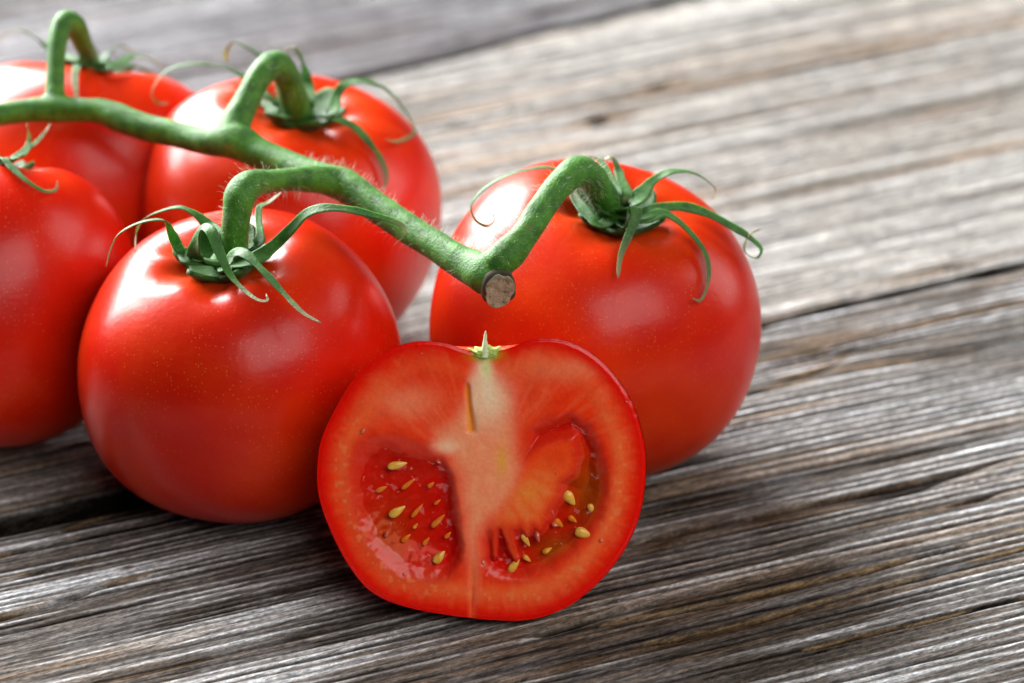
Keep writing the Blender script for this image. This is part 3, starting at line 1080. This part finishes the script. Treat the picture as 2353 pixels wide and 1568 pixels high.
def face_fields(x, y):
    """colour (linear) and depth (cm) of the cut surface"""
    wx = x + 26 * (fbm(x * 0.012, y * 0.012, 3) - 0.5)
    wy = y + 26 * (fbm(x * 0.012, y * 0.012, 8) - 0.5)
    ph = np.arctan2(-(y - QC[1]), x - QC[0])
    edge = orad(ph) - np.hypot(x - QC[0], y - QC[1])
    red = lin((250, 62, 18)); deep = lin((238, 20, 5)); vein = lin((252, 112, 56)); pale = lin((255, 164, 116)); salmon = lin((250, 108, 72))
    cream = lin((255, 222, 184)); orange = lin((252, 96, 30)); gelr = lin((206, 22, 12)); olive = lin((176, 100, 20)); green = lin((150, 190, 40)); yel = lin((240, 170, 60))
    n1 = fbm(x * 0.006, y * 0.006, 21)
    n2 = fbm(x * 0.02, y * 0.02, 25)
    c = np.ones(x.shape + (3,)) * red

    def put(cc, f):
        nonlocal c
        f = np.clip(f, 0, 1)[..., None]
        c = c * (1 - f) + cc * f
    put(lin((244, 84, 40)), sstep(0.40, 0.70, n1) * 0.6)
    rr = np.hypot(x - QC[0], y - QC[1])
    put(lin((250, 130, 80)), sstep(0.52, 0.85, vn(ph * 26, rr * 0.008, 33)) * 0.20 * sstep(150, 420, rr))
    put(lin((206, 20, 8)), sstep(0.55, 0.85, vn(ph * 31 + 9, rr * 0.010, 37)) * 0.18 * sstep(150, 420, rr))
    # salmon mottling in the upper wall
    put(pale, 0.55 * np.exp(-(((wx - 530) / 150)**2 + ((wy - 420) / 90)**2)))
    put(pale, 0.45 * np.exp(-(((wx - 1320) / 200)**2 + ((wy - 260) / 60)**2)))
    put(deep, 0.45 * np.exp(-(((wx - 560) / 130)**2 + ((wy - 270) / 70)**2)))
    # outer wall, skin side deep red, then a paler vascular ring
    put(deep, 1 - sstep(20, 95, edge + 20 * (n2 - 0.5)))
    ringw = np.exp(-((edge - 135 - 22 * (n1 - 0.5)) / 38)**2)
    up_ = sstep(250, 700, y)
    put(vein, ringw * (0.30 + 0.55 * up_) * (0.6 + 0.8 * n2))
    # locules
    dl = sdf(LOC_L, wx, wy)
    dr = sdf(LOC_R, wx, wy)
    dp = sdf(PLAC, wx, wy)
    dc = sdf(CORE, wx, wy)
    put(lin((206, 46, 26)), (1 - sstep(-20, 70, dl)) * 0.6)
    sharp = sstep(600, 760, x)
    put(lin((226, 48, 26)), (1 - sstep(-130, 80, dl)) * 0.7)
    put(gelr, (1 - sstep(-110 + 85 * sharp, 30 - 12 * sharp, dl)) * (0.35 + 0.6 * sharp))
    put(olive, (1 - sstep(-90, -20, dl)) * 0.55 * np.exp(-(((x - 430) / 110)**2 + ((y - 1080) / 170)**2)))
    put(lin((200, 40, 24)), (1 - sstep(-90, -30, dl)) * 0.55 * np.exp(-(((x - 400) / 150)**2 + ((y - 800) / 200)**2)))
    put(lin((214, 40, 18)), (1 - sstep(-40, 50, dr)) * 0.6)
    put(gelr, (1 - sstep(-80, 45, dr)) * 0.8)
    put(olive, (1 - sstep(-60, -5, dr)) * 0.75 * np.exp(-(((x - 1420) / 100)**2 + ((y - 880) / 190)**2)))
    put(olive, (1 - sstep(-60, -5, dr)) * 0.75 * np.exp(-(((x - 1260) / 110)**2 + ((y - 1160) / 80)**2)))
    # core and placenta
    put(salmon, 1 - sstep(-40, 45, dc))
    put(pale, (1 - sstep(-90, 10, dc)) * (0.55 + 0.5 * n2))
    put(orange, (1 - sstep(-70, 14, dp)) * (0.35 + 0.65 * sstep(1000, 1200, x + 0.4 * (y - 800))))
    fan = 0.5 + 0.5 * np.sin(np.arctan2(y - 720, x - 940) * 26 + 3 * n2)
    put(lin((244, 138, 74)), (1 - sstep(-70, 0, dp)) * (0.30 + 0.5 * fan) * 0.8 * sstep(640, 900, y))
    put(lin((238, 62, 20)), (1 - sstep(-50, 0, dp)) * np.exp(-(((x - 1270) / 90)**2 + ((y - 690) / 70)**2)) * 0.8)
    # pale streak under the stem, yellow strands
    spine = 905 + 25 * np.sin((y - 250) / 170)
    put(cream, np.exp(-((x - spine) / (34 + 0.12 * (y - 200)))**2) * sstep(180, 260, y) * (1 - sstep(330, 640, y)) * 0.95)
    put(cream, np.exp(-(((x - 860) / 26)**2)) * sstep(250, 330, y) * (1 - sstep(520, 620, y)) * 0.55)
    put(cream, np.exp(-(((wx - 720) / 60)**2 + ((wy - 640) / 30)**2)) * 0.6)
    put(cream, np.exp(-(((wx - 960) / 90)**2 + ((wy - 400) / 90)**2)) * 0.45)
    put(yel, np.exp(-((x - 994) / 26)**2 - ((y - 715) / 75)**2) * 0.8)
    put(yel, np.exp(-((x - 1130) / 60)**2 - ((y - 870) / 50)**2) * 0.35)
    sx = 826 + 20 * sstep(330, 580, y)
    slit = np.exp(-((x - sx) / (11 + 9 * sstep(420, 560, y)))**2) * sstep(320, 360, y) * (1 - sstep(560, 585, y))
    put(lin((232, 146, 36)), slit)
    seam = np.exp(-((x - 848) / 16)**2) * sstep(1150, 1300, y)
    put(vein, seam * 0.8)
    put(deep, np.exp(-((x - 850) / 6)**2) * sstep(1330, 1360, y) * 0.7)
    # green around the stem scar
    gf = np.exp(-(((wx - 912) / 70)**2 + ((wy - 200) / 26)**2))
    put(green, gf * 1.15)
    put(lin((220, 225, 150)), np.exp(-(((x - 920) / 24)**2 + ((y - 255) / 55)**2)) * 0.9)
    # small pale dots along the ring
    dots = sstep(0.74, 0.84, vn(x * 0.045, y * 0.045, 61)) * np.exp(-((edge - 120) / 40)**2) * up_
    put(lin((240, 140, 80)), dots * 0.55)
    dep = 0.26 * (1 - sstep(-190 + 120 * sharp, 30 - 20 * sharp, dl)) + 0.30 * (1 - sstep(-130, 14, dr))
    dep = dep * (1 - 0.9 * (1 - sstep(-10, 20, dp)))
    dep = dep + 0.10 * slit + 0.03 * seam + 0.012 * (n2 - 0.5) + 0.006 * (fbm(x * 0.05, y * 0.05, 71) - 0.5)
    dep = dep + 0.025 * (1 - sstep(0, 22, edge))
    dep = dep - 0.02 * ringw * n2
    return c, dep


half_base = np.array([HC[0], HC[1] - 0.3, 0])
half = empty('tomato_half', half_base)
tag(half, 'halved tomato standing upright with its wet seedy cut face showing', 'tomato half')
# skin: the half fruit swept behind the cut face
ns_, na_ = 120, 72
s_ = np.linspace(0, 1, ns_)
fr = math.pi / 2 - math.pi * s_
fl = math.pi / 2 + math.pi * s_
qr = np.stack([QC[0] + orad(fr) * np.cos(fr), QC[1] - orad(fr) * np.sin(fr)], -1)
ql = np.stack([QC[0] + orad(fl) * np.cos(fl), QC[1] - orad(fl) * np.sin(fl)], -1)
al = np.linspace(0, math.pi, na_)
lam = (1 + np.cos(al)) / 2
x0_ = (qr[:, 0] + ql[:, 0]) / 2
hw_ = (qr[:, 0] - ql[:, 0]) / 2
QX = x0_[:, None] + hw_[:, None] * np.cos(al)[None]
QY = qr[:, 1][:, None] * lam[None] + ql[:, 1][:, None] * (1 - lam)[None]
WD = hw_[:, None] / QS * 0.74 * np.sin(al)[None]
QY = QY + 0.30 * WD * QS * (QY < 810)*np.clip((810-QY)/300,0,1)
SV = face_pt(QX, QY, WD).reshape(-1, 3)
shv = np.exp(-(np.hypot(QX - 905, WD * QS) / 260)**2) * (QY < 500)
dz_ = -SV[:, 2].min() - 0.03
HC = HC + np.array([0, 0, dz_])
SV[:, 2] += dz_
mesh_obj('skin', SV, grid_faces(ns_, na_, False), M_SKIN, half, extra={'shoulder': shv.reshape(-1)})
# flesh: the cut face
nr_, nf_ = 190, 520
rr_ = np.linspace(0, 1, nr_) ** 0.8
ph_ = np.linspace(0, 2 * math.pi, nf_, endpoint=False)
RR, PP = np.meshgrid(rr_, ph_, indexing='ij')
rag = 1 + 0.004 * (vn(PP * 9, PP * 0, 5) - 0.5) * RR**8
X_ = QC[0] + RR * orad(PP) * np.cos(PP) * rag
Y_ = QC[1] - RR * orad(PP) * np.sin(PP) * rag
cc_, dp_ = face_fields(X_, Y_)
flesh = mesh_obj('cut_flesh', face_pt(X_, Y_, dp_).reshape(-1, 3), grid_faces(nr_, nf_, True), M_FLESH, half, colors=cc_.reshape(-1, 3))


def gel(poly, seed, tint):
    P = np.array(poly)
    x0, y0 = P.min(0) - 30
    x1, y1 = P.max(0) + 30
    nx, ny = int((x1 - x0) / 8), int((y1 - y0) / 8)
    gx, gy = np.meshgrid(np.linspace(x0, x1, nx), np.linspace(y0, y1, ny), indexing='ij')
    d = sdf(poly, gx, gy)
    dep = 0.10 + 0.10 * (fbm(gx * 0.017, gy * 0.017, seed, 2) - 0.5) + 0.10 * sstep(-70, 0, d)
    V = face_pt(gx, gy, dep).reshape(-1, 3)
    F = grid_faces(nx, ny, False)
    keep = (d.reshape(-1)[F] < 12).all(1)
    F = F[keep]
    used, inv = np.unique(F, return_inverse=True)
    cc = tint(gx, gy).reshape(-1, 3)[used]
    return mesh_obj('gel', V[used], inv.reshape(-1, 4)[:, ::-1], M_GEL, flesh, colors=cc)


def tintL(x, y):
    a = np.exp(-(((x - 430) / 130)**2 + ((y - 1080) / 170)**2))[..., None]
    return np.array([0.97, 0.66, 0.58]) * (1 - 0.5 * a) + np.array([0.90, 0.62, 0.25]) * 0.5 * a


def tintR(x, y):
    a = np.clip(np.exp(-(((x - 1420) / 110)**2 + ((y - 880) / 200)**2)) + np.exp(-(((x - 1260) / 130)**2 + ((y - 1160) / 90)**2)), 0, 1)[..., None]
    return np.array([0.97, 0.66, 0.52]) * (1 - a) + np.array([0.93, 0.80, 0.50]) * a


gel(LOC_L, 81, tintL)
gel(LOC_R, 91, tintR)


def seed_obj(qx, qy, ang, ln, wd, dep):
    """flat teardrop, long axis at ang (degrees, up from right)"""
    nt, nf = 12, 14
    th = np.linspace(0, math.pi, nt)
    ph = np.linspace(0, 2 * math.pi, nf, endpoint=False)
    T, Pp = np.meshgrid(th, ph, indexing='ij')
    lx = np.cos(T)
    r = np.sin(T) * (0.72 - 0.34 * lx)
    ux, uy, uz = lx * ln / 2, r * np.cos(Pp) * wd / 2 * 1.3, r * np.sin(Pp) * wd / 2 * 0.8
    a = R_(ang)
    x = qx + ux * math.cos(a) - uy * math.sin(a)
    y = qy - (ux * math.sin(a) + uy * math.cos(a))
    V = face_pt(x, y, dep + uz / QS)
    return mesh_obj('seed', V.reshape(-1, 3), grid_faces(nt, nf, True), M_SEED, flesh)


for args in [(480, 738, 12, 100, 40, 0.08), (532, 835, 38, 84, 24, 0.15), (645, 838, 40, 40, 22, 0.13), (676, 924, 38, 40, 17, 0.13),
             (478, 968, 32, 94, 44, 0.10), (576, 968, 50, 88, 22, 0.15), (680, 1018, 44, 92, 30, 0.15), (568, 1042, 50, 32, 18, 0.12),
             (728, 1088, 45, 44, 20, 0.12), (686, 1194, 48, 80, 44, 0.05), (520, 1105, 40, 60, 26, 0.17), (360, 1110, 60, 70, 36, 0.17),
             (1330, 905, -52, 84, 54, 0.12), (1398, 1075, -20, 86, 54, 0.03), (1114, 1112, -58, 72, 30, 0.09), (1056, 1238, 52, 84, 40, 0.10),
             (1322, 790, -45, 60, 34, 0.14), (1275, 1030, -40, 60, 36, 0.16), (945, 1265, -70, 60, 34, 0.16), (1180, 1230, 40, 50, 28, 0.17), (1440, 960, -60, 60, 34, 0.15), (1220, 1165, 30, 54, 28, 0.14), (400, 860, 25, 60, 26, 0.15),
             (620, 1120, 50, 50, 22, 0.14), (430, 1180, 30, 56, 28, 0.14), (1120, 1205, -40, 52, 26, 0.13), (1345, 1010, -35, 50, 28, 0.14)]:
    seed_obj(*args)


def droplet(qx, qy, ang, ln, wd, hgt, dep=0.0):  # wet blobs added where glints belong, domed to catch the window light
    nr, nf = 7, 18
    r = np.linspace(0, 1, nr)
    ph = np.linspace(0, 2 * math.pi, nf, endpoint=False)
    A, Pp = np.meshgrid(r, ph, indexing='ij')
    a = R_(ang)
    ux, uy = A * np.cos(Pp) * ln / 2, A * np.sin(Pp) * wd / 2 * (1 - 0.3 * np.cos(Pp))
    x = qx + ux * math.cos(a) - uy * math.sin(a)
    y = qy - (ux * math.sin(a) + uy * math.cos(a))
    hgt = max(hgt, 0.62 * wd / QS)
    w_ = dep - hgt * np.sqrt(np.clip(1 - A**2, 0, 1)) + 0.03 * A**4
    return mesh_obj('juice_glint', face_pt(x, y, w_).reshape(-1, 3), grid_faces(nr, nf, True), M_JUICE, flesh)


for args in [(312, 565, 50, 38, 26, 0.05), (425, 1080, 70, 40, 22, 0.06, 0.06), (904, 1225, -70, 60, 26, 0.08, 0.08), (1240, 960, -68, 70, 18, 0.06, 0.08),
             (1256, 1036, -20, 36, 22, 0.06, 0.07), (1172, 1095, -78, 70, 26, 0.08, 0.08), (1486, 1108, 20, 30, 24, 0.05), (684, 722, -30, 34, 18, 0.04, 0.03),
             (548, 755, 0, 18, 14, 0.03, 0.06), (1608, 422, 0, 20, 14, 0.03), (600, 185, 20, 26, 8, 0.02), (655, 172, 15, 22, 8, 0.02), (490, 212, 25, 30, 8, 0.02),
             (345, 1140, 80, 24, 14, 0.03, 0.03), (513, 1280, -30, 26, 18, 0.03, 0.02), (1265, 775, 0, 22, 8, 0.03, 0.0)]:
    droplet(*args)

# the remains of the stalk in the dimple
k_ = NT('scar_green')
k_.l(k_.ramp(k_.noise(k_.coord(), 500, 4), [(0.3, (0.22, 0.36, 0.03)), (0.7, (0.55, 0.62, 0.16))]), k_.b.inputs['Base Color'])
k_.set(Roughness=0.5)
nr, nf = 12, 60
A, Pp = np.meshgrid(np.linspace(0, 1, nr), np.linspace(0, 2 * math.pi, nf, endpoint=False), indexing='ij')
ed = 1 + 0.35 * (vn(Pp * 3.5, Pp * 0, 3) - 0.5) + 0.10 * np.cos(Pp * 9)
qx = 912 + A * 88 * ed * np.cos(Pp)
qy = 196 - A * 36 * ed * np.sin(Pp) - 6 + 0.0010 * (qx - 912)**2 * -1.5 + 16 * (fbm(qx * 0.03, Pp, 9) - 0.5)
scar = mesh_obj('stem_scar', face_pt(qx, qy, 0.02 - 0.06 * np.sqrt(np.clip(1 - A**2, 0, 1)) + 0.10 * A**3 + 0.05 * (vn(A * 6, Pp * 3, 6) - 0.5)).reshape(-1, 3),
                grid_faces(nr, nf, True), k_.m, half)
tipP = face_pt(np.array([910., 911, 913, 915, 916]), np.array([205., 165, 130, 98, 74]), np.array([0.03, 0.03, 0.03, 0.03, 0.03]))
v, f = tube(catmull(tipP, 20), np.interp(np.linspace(0, 1, 20), [0, 0.35, 0.75, 1], [0.11, 0.060, 0.030, 0.006]), 10, 0.5)
mesh_obj('stalk_tip', v, f, plain('stalk_cream', (0.55, 0.62, 0.36), 0.5), scar)

for o in bpy.data.objects:
    if '_base' in o:
        del o['_base']
